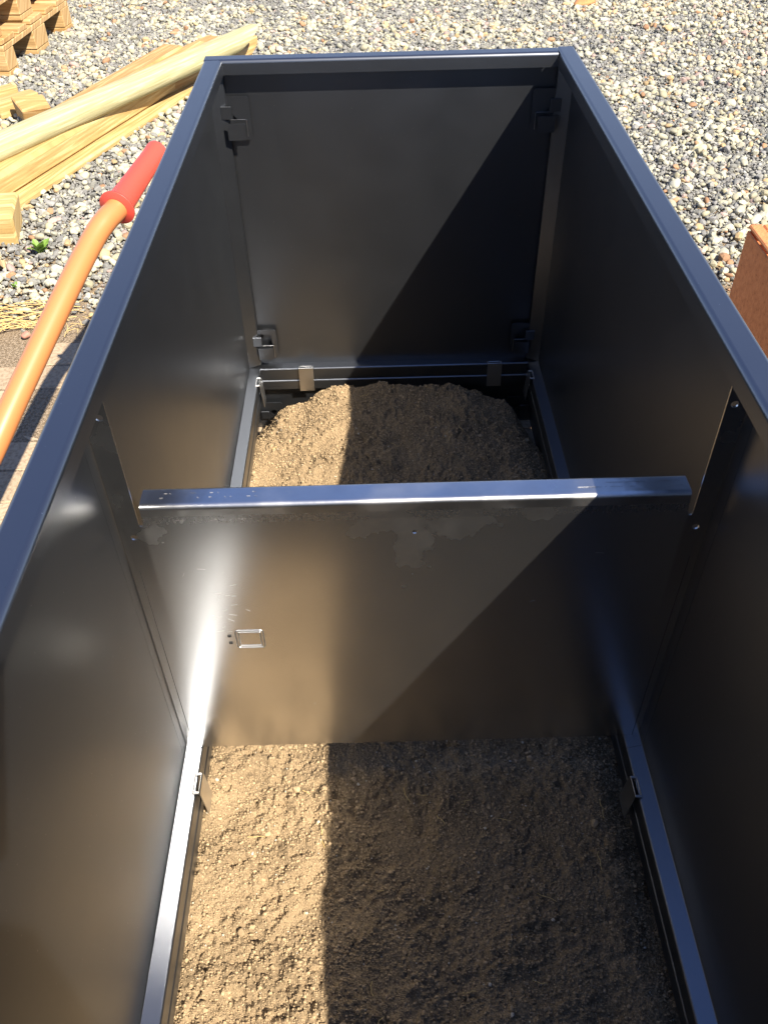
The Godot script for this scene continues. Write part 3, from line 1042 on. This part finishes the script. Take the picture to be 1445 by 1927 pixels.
# ------------------------------------------------------------------ wheelbarrow
func build_wheelbarrow():
	var mid := -0.96
	var wb := thing("wheelbarrow", Vector3(mid, 0, 1.1), "wheelbarrow with orange tube handle and red grip beside the bed's left wall", "wheelbarrow")
	for side in 2:
		var pts := [Vector3(-0.4295, 0.589, 0.08), Vector3(-0.452, 0.572, 0.158), Vector3(-0.4665, 0.5645, 0.19), Vector3(-0.484, 0.548, 0.228), Vector3(-0.516, 0.505, 0.329), Vector3(-0.57, 0.425, 0.486), Vector3(-0.603, 0.375, 0.578), Vector3(-0.66, 0.30, 0.74), Vector3(-0.70, 0.26, 1.0), Vector3(-0.74, 0.24, 1.4), Vector3(-0.88, 0.2, 1.75)]
		var ga := Vector3(-0.453, 0.5722, 0.163)
		var gd := (Vector3(-0.4085, 0.6045, 0.002) - ga).normalized()
		var grip := []
		for u in [0.0, 0.0012, 0.005, 0.0062, 0.06, 0.11, 0.15, 0.166, 0.172, 0.176]: grip.append(ga + gd * u)
		if side == 1:
			for i in pts.size(): pts[i].x = 2.0 * mid - pts[i].x
			for i in grip.size(): grip[i].x = 2.0 * mid - grip[i].x
		var path := smooth_curve(pts, 6)
		var rad := []
		for p in path: rad.append(0.0184)
		var b := MB.new()
		tube(b, path, rad, 28)
		put("handle_tube", b.mesh(), M.orange_tube, wb)
		var g := MB.new()
		tube(g, grip, [0.0186, 0.0295, 0.0295, 0.0224, 0.0202, 0.0188, 0.0178, 0.0186, 0.0176, 0.012], 32)
		put("grip", g.mesh(), M.red_rubber, wb)
		var lg := MB.new()
		var lx := mid + (0.27 if side == 0 else -0.27)
		var lp := smooth_curve([Vector3(lx, 0.25, 0.95), Vector3(lx, 0.15, 0.92), Vector3(lx, 0.017, 0.92)], 4)
		var lr := []
		for p in lp: lr.append(0.014)
		tube(lg, lp, lr, 14)
		put("leg", lg.mesh(), M.orange_tube, wb)
	var tr := MB.new()
	var top := [Vector3(mid - 0.3, 0.56, 0.82), Vector3(mid + 0.3, 0.56, 0.82), Vector3(mid + 0.28, 0.52, 1.62), Vector3(mid - 0.28, 0.52, 1.62)]
	var bot := [Vector3(mid - 0.2, 0.29, 0.95), Vector3(mid + 0.2, 0.29, 0.95), Vector3(mid + 0.16, 0.27, 1.4), Vector3(mid - 0.16, 0.27, 1.4)]
	var ctr := Vector3(mid, 0.4, 1.2)
	for i in 4:
		var j := (i + 1) % 4
		var nn: Vector3 = (top[j] - top[i]).cross(bot[i] - top[i]).normalized()
		if nn.dot(top[i] - ctr) < 0: nn = -nn
		tr.quad(top[i], top[j], bot[j], bot[i], nn)
		tr.quad(top[i] - nn * 0.003, top[j] - nn * 0.003, bot[j] - nn * 0.003, bot[i] - nn * 0.003, -nn)
	tr.quad(bot[0], bot[1], bot[2], bot[3], Vector3.DOWN)
	put("tray", tr.mesh(), M.tray, wb)
	var wh := MB.new()
	var ring := []; var rr := []
	for i in 25:
		var a := TAU * i / 24
		ring.append(Vector3(mid, 0.2 + 0.155 * sin(a), 1.8 + 0.155 * cos(a))); rr.append(0.044)
	tube(wh, ring, rr, 14, false)
	put("tyre", wh.mesh(), M.tyre, wb)

# ------------------------------------------------------------------ timber
func beam(called: String, p0: Vector3, p1: Vector3, w: float, h: float, ch: float, m: Material, label: String, cat: String, group := "", roll := 0.0, jit := 0.0):
	var d := p1 - p0
	var ax := d.normalized()
	var az := ax.cross(Vector3.UP).normalized()
	var ay := az.cross(ax).normalized()
	var b := MB.new()
	cbox(b, Vector3(d.length(), h, w), ch, Transform3D(Basis.from_euler(Vector3(roll, 0, 0)), Vector3.ZERO), jit)
	var o := put(called, b.mesh(), m)
	o.transform = Transform3D(Basis(ax, ay, az), (p0 + p1) * 0.5)
	tag(o, label, cat, group)
	return o

func pole(called: String, p0: Vector3, p1: Vector3, r: float, m: Material, label: String, flat_top: float, bevel: float):
	# round fence post, sliced off at an angle at p1
	var ax := (p1 - p0).normalized()
	var az := ax.cross(Vector3.UP).normalized()
	var ay := az.cross(ax).normalized()
	var b := MB.new()
	var seg := 30
	var len := p0.distance_to(p1)
	var ns := noise(FastNoiseLite.TYPE_SIMPLEX, 3.0, 3, 7)
	var rows := []
	var steps := 40
	for i in steps + 1:
		var row := []
		for s in seg + 1:
			var a := TAU * s / seg
			var yy := sin(a); var zz := cos(a)
			var rr := r * (1.0 + 0.025 * ns.get_noise_2d(float(i) * 0.08, cos(a) * 0.4 + sin(a) * 0.3))
			var l := len * i / steps
			var yo := minf(yy * rr, flat_top * r)
			var lim := len - bevel * (r - yo) * 0.5    # lower side stops short
			l = minf(l, lim)
			var nn := (ay * (yy if yy * rr < flat_top * r else 3.0) + az * zz).normalized()
			row.append(b.vert(p0 + ax * l + ay * yo + az * zz * rr, nn, Vector2(l, float(s) / seg * 0.3)))
		rows.append(row)
	for i in steps:
		for s in seg:
			b.face(rows[i][s], rows[i][s + 1], rows[i + 1][s + 1]); b.face(rows[i][s], rows[i + 1][s + 1], rows[i + 1][s])
	for e in [0, steps]:
		var d := -ax if e == 0 else (ax - ay * 0.6).normalized()
		var mid := Vector3.ZERO
		for s in seg: mid += b.v[rows[e][s]] / seg
		var cc := b.vert(mid, d, Vector2(0, 0))
		for s in seg:
			var q0: Vector3 = b.v[rows[e][s]]; var q1: Vector3 = b.v[rows[e][s + 1]]
			b.face(cc, b.vert(q0, d, Vector2(q0.y, q0.z)), b.vert(q1, d, Vector2(q1.y, q1.z)))
	var o := put(called, b.mesh(), m)
	tag(o, label, "post")

func build_timber():
	rng.seed = 31
	# long squared timber nearest the bed
	beam("timber_beam", Vector3(-1.64, 0.065, -0.19), Vector3(-0.735, 0.065, -2.63), 0.1, 0.08, 0.012, M.wood_pale, "long pale yellow squared timber lying on the gravel nearest the bed under the greenish post", "timber", "", 0.06)
	beam("timber_board", Vector3(-1.60, 0.012, -0.165), Vector3(-0.69, 0.012, -2.66), 0.13, 0.024, 0.006, M.wood_pale, "thin pale board under the long squared timber, its edge showing along the gravel", "board")
	beam("timber_beam", Vector3(-1.42, 0.04, -1.22), Vector3(-0.905, 0.04, -2.70), 0.1, 0.08, 0.008, M.wood_orange, "orange brown timber showing behind the greenish post, its cut end left of the far corner", "timber")
	beam("timber_beam", Vector3(-0.98, 0.035, -2.36), Vector3(-0.735, 0.035, -2.86), 0.1, 0.07, 0.007, M.wood_orange, "short orange brown timber at the far end of the stack beyond the cut end", "timber")
	pole("fence_post", Vector3(-1.75, 0.145, -0.42), Vector3(-0.525, 0.128, -2.66), 0.043, M.wood_green, "long greenish round post lying on top of the timbers with a slanted end", 0.85, 5.0)
	pole("fence_post", Vector3(-0.90, 0.045, -2.2), Vector3(-0.555, 0.045, -2.80), 0.045, M.wood_orange, "pale post under the greenish post, only its slanted end showing by the far left corner", 0.9, 3.0)
	# offcuts
	beam("timber_offcut", Vector3(-1.50, 0.035, -2.03), Vector3(-1.375, 0.035, -2.15), 0.07, 0.06, 0.004, M.wood_pale, "small squared offcut in front of the pallets, lying full length", "offcut", "", 0.0, 0.003)
	beam("timber_offcut", Vector3(-1.60, 0.03, -2.16), Vector3(-1.49, 0.03, -2.26), 0.07, 0.055, 0.004, M.wood_pale, "offcut at the left edge partly hidden behind the small squared offcut", "offcut", "", 0.0, 0.003)
	beam("timber_offcut", Vector3(-1.39, 0.035, -1.97), Vector3(-1.30, 0.035, -2.04), 0.085, 0.075, 0.004, M.wood_orange, "split wedge offcut with ragged grain beside the greenish post", "offcut", "", 0.4, 0.01)
	beam("timber_offcut", Vector3(-1.45, 0.06, -0.945), Vector3(-1.11, 0.048, -1.0), 0.14, 0.1, 0.007, M.wood_pale, "thick broken timber end at the left edge below the long pale timber", "offcut", "", 0.12, 0.008)

func build_pallets():
	rng.seed = 55
	var p := thing("pallet", Vector3(-1.61, 0.0, -2.565), "lower pale wooden pallet on the gravel, topped by another pallet", "pallet", "stacked pallets", -0.1)
	var add := func(called: String, size: Vector3, at: Vector3):
		var b := MB.new()
		cbox(b, size, 0.003, Transform3D(Basis(Vector3.UP, rng.randf_range(-0.004, 0.004)), Vector3.ZERO), 0.0015)
		var o := put(called, b.mesh(), M.wood_pallet if rng.randf() < 0.6 else M.wood_orange, p, false)
		o.position = at
	# local: right near corner at the origin, running to -x and -z
	var zs := [0.05, 0.4, 0.75]
	var ws := [0.1, 0.145, 0.1]
	for k in 3:
		add.call("bottom_board", Vector3(1.2, 0.022, ws[k]), Vector3(-0.6, 0.011, -zs[k]))
		for j in 3:
			add.call("block", Vector3(0.145, 0.078, ws[k]), Vector3(-[0.0725, 0.6, 1.1275][j], 0.0615, -zs[k]))
	for j in 3:
		add.call("cross_board", Vector3(0.145, 0.022, 0.8), Vector3(-[0.0725, 0.6, 1.1275][j], 0.112, -0.4))
	for k in 5:
		add.call("deck_board", Vector3(1.2, 0.022, 0.145 if k % 2 == 0 else 0.1), Vector3(-0.6, 0.1345, -[0.0725, 0.236, 0.4, 0.564, 0.7275][k]))
	var q: Node3D = p.duplicate()
	q.name = numbered("pallet", self)
	add_child(q, true)
	q.position = Vector3(-1.635, 0.1465, -2.55)
	q.rotation.y = -0.085
	q.set_meta("label", "upper pale wooden pallet resting on the other pallet at top left")

func build_rust_box():
	rng.seed = 66
	var at := Vector3(0.690, 0, -0.045)
	var h := 0.42; var wx := 0.34; var wz := 0.5; var t := 0.026
	var o := thing("rusty_box", at + Vector3(wx * 0.5, 0, wz * 0.5), "rust orange square planter box standing on the right of the black bed", "planter")
	# at = far left corner
	var side := func(called: String, c: Vector3, size: Vector3):
		var b := MB.new()
		cbox(b, size, 0.0025, Transform3D(Basis(), at + c))
		return put(called, b.mesh(), M.rust, o)
	side.call("side_wall", Vector3(0.002, h * 0.5 - 0.006, wz * 0.5), Vector3(0.004, h - 0.012, wz))
	side.call("side_wall", Vector3(wx - 0.002, h * 0.5 - 0.006, wz * 0.5), Vector3(0.004, h - 0.012, wz))
	side.call("side_wall", Vector3(wx * 0.5, h * 0.5 - 0.006, 0.0025), Vector3(wx - 0.009, h - 0.012, 0.004))
	side.call("side_wall", Vector3(wx * 0.5, h * 0.5 - 0.006, wz - 0.0025), Vector3(wx - 0.009, h - 0.012, 0.004))
	side.call("rim", Vector3(t * 0.5, h - 0.004, wz * 0.5), Vector3(t, 0.008, wz))
	side.call("rim", Vector3(wx - t * 0.5, h - 0.004, wz * 0.5), Vector3(t, 0.008, wz))
	side.call("rim", Vector3(wx * 0.5, h - 0.0045, t * 0.5), Vector3(wx - 2 * t - 0.002, 0.008, t))
	side.call("rim", Vector3(wx * 0.5, h - 0.0045, wz - t * 0.5), Vector3(wx - 2 * t - 0.002, 0.008, t))
	side.call("inner_ledge", Vector3(t + 0.006, h - 0.016, wz * 0.5), Vector3(0.016, 0.006, wz - 2 * t))
	side.call("inner_ledge", Vector3(wx * 0.5, h - 0.016, t + 0.006), Vector3(wx - 2 * t - 0.03, 0.006, 0.016))
	side.call("floor_plate", Vector3(wx * 0.5, 0.03, wz * 0.5), Vector3(wx - 0.012, 0.004, wz - 0.012))

# ------------------------------------------------------------------ plants
func build_weeds():
	rng.seed = 71
	var spots := [[Vector3(-1.015, 0.006, -0.85), 0.062, 11, "small bright green weed growing in the gravel by the broken timber end"], [Vector3(-1.035, -0.004, -0.665), 0.02, 8, "tiny green weed in bare earth between the gravel and the dry grass"], [Vector3(-1.09, -0.004, -0.70), 0.022, 6, "tiny green weed at the left edge above the dry grass"], [Vector3(0.695, 0.0, -1.85), 0.022, 6, "tiny green weed in the gravel right of the bed's far corner"]]
	for sp in spots:
		var b := MB.new()
		for k in sp[2]:
			var a: float = rng.randf() * TAU
			var l: float = sp[1] * rng.randf_range(0.6, 1.2)
			var lean := rng.randf_range(0.35, 1.1)
			var w := l * rng.randf_range(0.16, 0.26)
			var d := Vector3(cos(a), 0, sin(a)); var sd := Vector3(-sin(a), 0, cos(a))
			var prev := []
			for s in 6:
				var u := s / 5.0
				var c: Vector3 = sp[0] + d * l * lean * u + Vector3.UP * (l * (1.3 - lean * 0.6) * u - l * 0.35 * u * u)
				var ww := w * sin(PI * (0.12 + 0.86 * u))
				var cur := [c - sd * ww + Vector3.UP * ww * 0.3, c, c + sd * ww + Vector3.UP * ww * 0.3]
				if s > 0:
					for e in 2:
						var nn: Vector3 = (cur[e] - prev[e]).cross(prev[e + 1] - prev[e]).normalized()
						if nn.y < 0: nn = -nn
						b.quad(prev[e], prev[e + 1], cur[e + 1], cur[e], nn)
				prev = cur
		tag(put("weed", b.mesh(), M.leaf), sp[3], "weed")
	# dry grass at the edge of the paving
	var g := MB.new()
	for i in 120:
		var c := Vector3(rng.randf_range(-1.25, -0.86), 0.004, rng.randf_range(-0.56, -0.42))
		var a := rng.randfn(0.15, 0.3) if i < 80 else rng.randf() * PI
		var l := rng.randf_range(0.05, 0.16) if i < 80 else rng.randf_range(0.02, 0.06)
		if i > 95: c = Vector3(rng.randf_range(-0.85, -0.7), 0.003, rng.randf_range(-0.52, -0.38))
		var bend := rng.randf_range(-0.25, 0.25)
		var q := []; var rr := []
		for s in 6:
			var u := s / 5.0 - 0.5
			var d := Vector3(cos(a + bend * u * 2.0), 0, -sin(a + bend * u * 2.0))
			q.append(c + d * l * u + Vector3.UP * (rng.randf_range(0.0, 0.004) + 0.006 * (1.0 - 4.0 * u * u) * float(i % 3)))
			rr.append(0.0011 if i < 60 else 0.0007)
		tube(g, q, rr, 5, false)
	var go := put("dry_grass", g.mesh(), M.straw)
	tag(go, "dry straw coloured grass stalks along the edge of the paving", "dry grass", "", "stuff")

# ------------------------------------------------------------------ photographer
func build_person():
	var root := thing("person", Vector3(0.0, 0, 2.03), "person in dark clothes standing at the near end of the bed holding a phone", "person")
	var J := func(x, y, z): return Vector3(x, y, z)
	var sk := Color(0.5, 0.3, 0.2); var sh := Color(0.05, 0.055, 0.08); var tr := Color(0.04, 0.05, 0.09); var ha := Color(0.05, 0.03, 0.02)
	var cx := 0.02; var cz := 2.01
	var bones := [
		[J.call(cx, 0.98, cz), J.call(cx, 1.2, cz - 0.005), 0.135, 0.145, sh], [J.call(cx, 1.2, cz - 0.005), J.call(cx, 1.4, cz), 0.145, 0.12, sh],
		[J.call(cx - 0.1, 1.38, cz), J.call(cx + 0.1, 1.38, cz), 0.095, 0.095, sh], [J.call(cx, 1.42, cz), J.call(cx, 1.53, cz - 0.02), 0.055, 0.05, sk],
		[J.call(cx, 1.6, cz - 0.035), J.call(cx, 1.67, cz - 0.015), 0.08, 0.09, ha], [J.call(cx, 1.56, cz - 0.07), J.call(cx, 1.6, cz - 0.07), 0.045, 0.06, sk],
		[J.call(cx + 0.17, 1.38, cz), J.call(cx + 0.205, 1.12, cz + 0.04), 0.055, 0.043, sh], [J.call(cx + 0.205, 1.12, cz + 0.04), J.call(cx + 0.19, 0.88, cz - 0.01), 0.042, 0.03, sh], [J.call(cx + 0.19, 0.88, cz - 0.01), J.call(cx + 0.185, 0.78, cz - 0.02), 0.032, 0.02, sk],
		[J.call(cx - 0.17, 1.38, cz), J.call(cx - 0.21, 1.14, cz - 0.1), 0.055, 0.043, sh], [J.call(cx - 0.21, 1.14, cz - 0.1), J.call(cx - 0.1, 1.13, cz - 0.34), 0.042, 0.03, sh], [J.call(cx - 0.1, 1.13, cz - 0.34), J.call(cx - 0.07, 1.14, cz - 0.42), 0.03, 0.022, sk],
		[J.call(cx - 0.09, 0.95, cz), J.call(cx - 0.1, 0.5, cz + 0.0), 0.095, 0.06, tr], [J.call(cx - 0.1, 0.5, cz), J.call(cx - 0.1, 0.09, cz + 0.03), 0.06, 0.045, tr], [J.call(cx - 0.1, 0.05, cz + 0.03), J.call(cx - 0.11, 0.04, cz - 0.13), 0.045, 0.038, ha],
		[J.call(cx + 0.09, 0.95, cz), J.call(cx + 0.1, 0.5, cz + 0.0), 0.095, 0.06, tr], [J.call(cx + 0.1, 0.5, cz), J.call(cx + 0.1, 0.09, cz + 0.03), 0.06, 0.045, tr], [J.call(cx + 0.1, 0.05, cz + 0.03), J.call(cx + 0.11, 0.04, cz - 0.13), 0.045, 0.038, ha]]
	put("body", nets(bones, 0.02), M.cloth, root)
	var pb := MB.new()
	cbox(pb, Vector3(0.067, 0.138, 0.0075), 0.0025, Transform3D(Basis.from_euler(Vector3(-0.7529, 0, 0)), Vector3(-0.048, 1.112, 1.586)))
	var ph := put("phone", pb.mesh(), M.phone)
	tag(ph, "slim black phone held out over the near end of the bed", "phone")

func nets(bones: Array, cell: float) -> ArrayMesh:
	var lo := Vector3.INF; var hi := -Vector3.INF
	for q in bones:
		var r: float = maxf(q[2], q[3]) + 0.05
		for p: Vector3 in [q[0], q[1]]:
			lo = lo.min(p - Vector3.ONE * r); hi = hi.max(p + Vector3.ONE * r)
	var n := Vector3i(((hi - lo) / cell).ceil()) + Vector3i.ONE
	var f := PackedFloat32Array(); f.resize(n.x * n.y * n.z); f.fill(1.0)
	var ci := PackedByteArray(); ci.resize(f.size())
	var best := PackedFloat32Array(); best.resize(f.size()); best.fill(9.0)
	for bi in bones.size():
		var q: Array = bones[bi]
		var A: Vector3 = q[0]; var B: Vector3 = q[1]
		var r: float = maxf(q[2], q[3]) + 0.06
		var a := Vector3i(((A.min(B) - Vector3.ONE * r - lo) / cell).floor()).clamp(Vector3i.ZERO, n - Vector3i.ONE)
		var e := Vector3i(((A.max(B) + Vector3.ONE * r - lo) / cell).ceil()).clamp(Vector3i.ZERO, n - Vector3i.ONE)
		var ab := B - A
		var l2 := ab.length_squared()
		for z in range(a.z, e.z + 1):
			for y in range(a.y, e.y + 1):
				for x in range(a.x, e.x + 1):
					var p := lo + Vector3(x, y, z) * cell
					var t := clampf((p - A).dot(ab) / l2, 0.0, 1.0)
					var d: float = p.distance_to(A + ab * t) - lerpf(q[2], q[3], t)
					var i := x + n.x * (y + n.y * z)
					if d < best[i]:
						best[i] = d; ci[i] = bi
					var k := 0.03
					var h := maxf(k - absf(f[i] - d), 0.0) / k
					f[i] = minf(f[i], d) - h * h * k * 0.25
	var b := MB.new()
	var vid := {}
	for z in n.z - 1:
		for y in n.y - 1:
			for x in n.x - 1:
				var i := x + n.x * (y + n.y * z)
				var s := 0; var acc := Vector3.ZERO; var cnt := 0
				var cv := []
				for k in 8:
					var d := f[i + (k & 1) + n.x * ((k >> 1 & 1) + n.y * (k >> 2 & 1))]
					cv.append(d)
					if d < 0.0: s += 1
				if s == 0 or s == 8: continue
				for ed in [[0, 1], [2, 3], [4, 5], [6, 7], [0, 2], [1, 3], [4, 6], [5, 7], [0, 4], [1, 5], [2, 6], [3, 7]]:
					var d0: float = cv[ed[0]]; var d1: float = cv[ed[1]]
					if (d0 < 0.0) == (d1 < 0.0): continue
					var t := d0 / (d0 - d1)
					var k0: int = ed[0]; var k1: int = ed[1]
					acc += Vector3(k0 & 1, k0 >> 1 & 1, k0 >> 2 & 1).lerp(Vector3(k1 & 1, k1 >> 1 & 1, k1 >> 2 & 1), t)
					cnt += 1
				var g := Vector3(cv[1] - cv[0] + cv[3] - cv[2] + cv[5] - cv[4] + cv[7] - cv[6], cv[2] - cv[0] + cv[3] - cv[1] + cv[6] - cv[4] + cv[7] - cv[5], cv[4] - cv[0] + cv[5] - cv[1] + cv[6] - cv[2] + cv[7] - cv[3])
				b.col = bones[ci[i]][4]
				vid[i] = b.vert(lo + (Vector3(x, y, z) + acc / cnt) * cell, g.normalized())
	var st := [1, n.x, n.x * n.y]
	for z in range(1, n.z - 1):
		for y in range(1, n.y - 1):
			for x in range(1, n.x - 1):
				var i := x + n.x * (y + n.y * z)
				for ax in 3:
					if (f[i] < 0.0) == (f[i + st[ax]] < 0.0): continue
					var u: int = st[(ax + 1) % 3]; var w: int = st[(ax + 2) % 3]
					var q := [i, i - u, i - u - w, i - w]
					if not (vid.has(q[0]) and vid.has(q[1]) and vid.has(q[2]) and vid.has(q[3])): continue
					b.face(vid[q[0]], vid[q[1]], vid[q[2]]); b.face(vid[q[0]], vid[q[2]], vid[q[3]])
	return b.mesh()
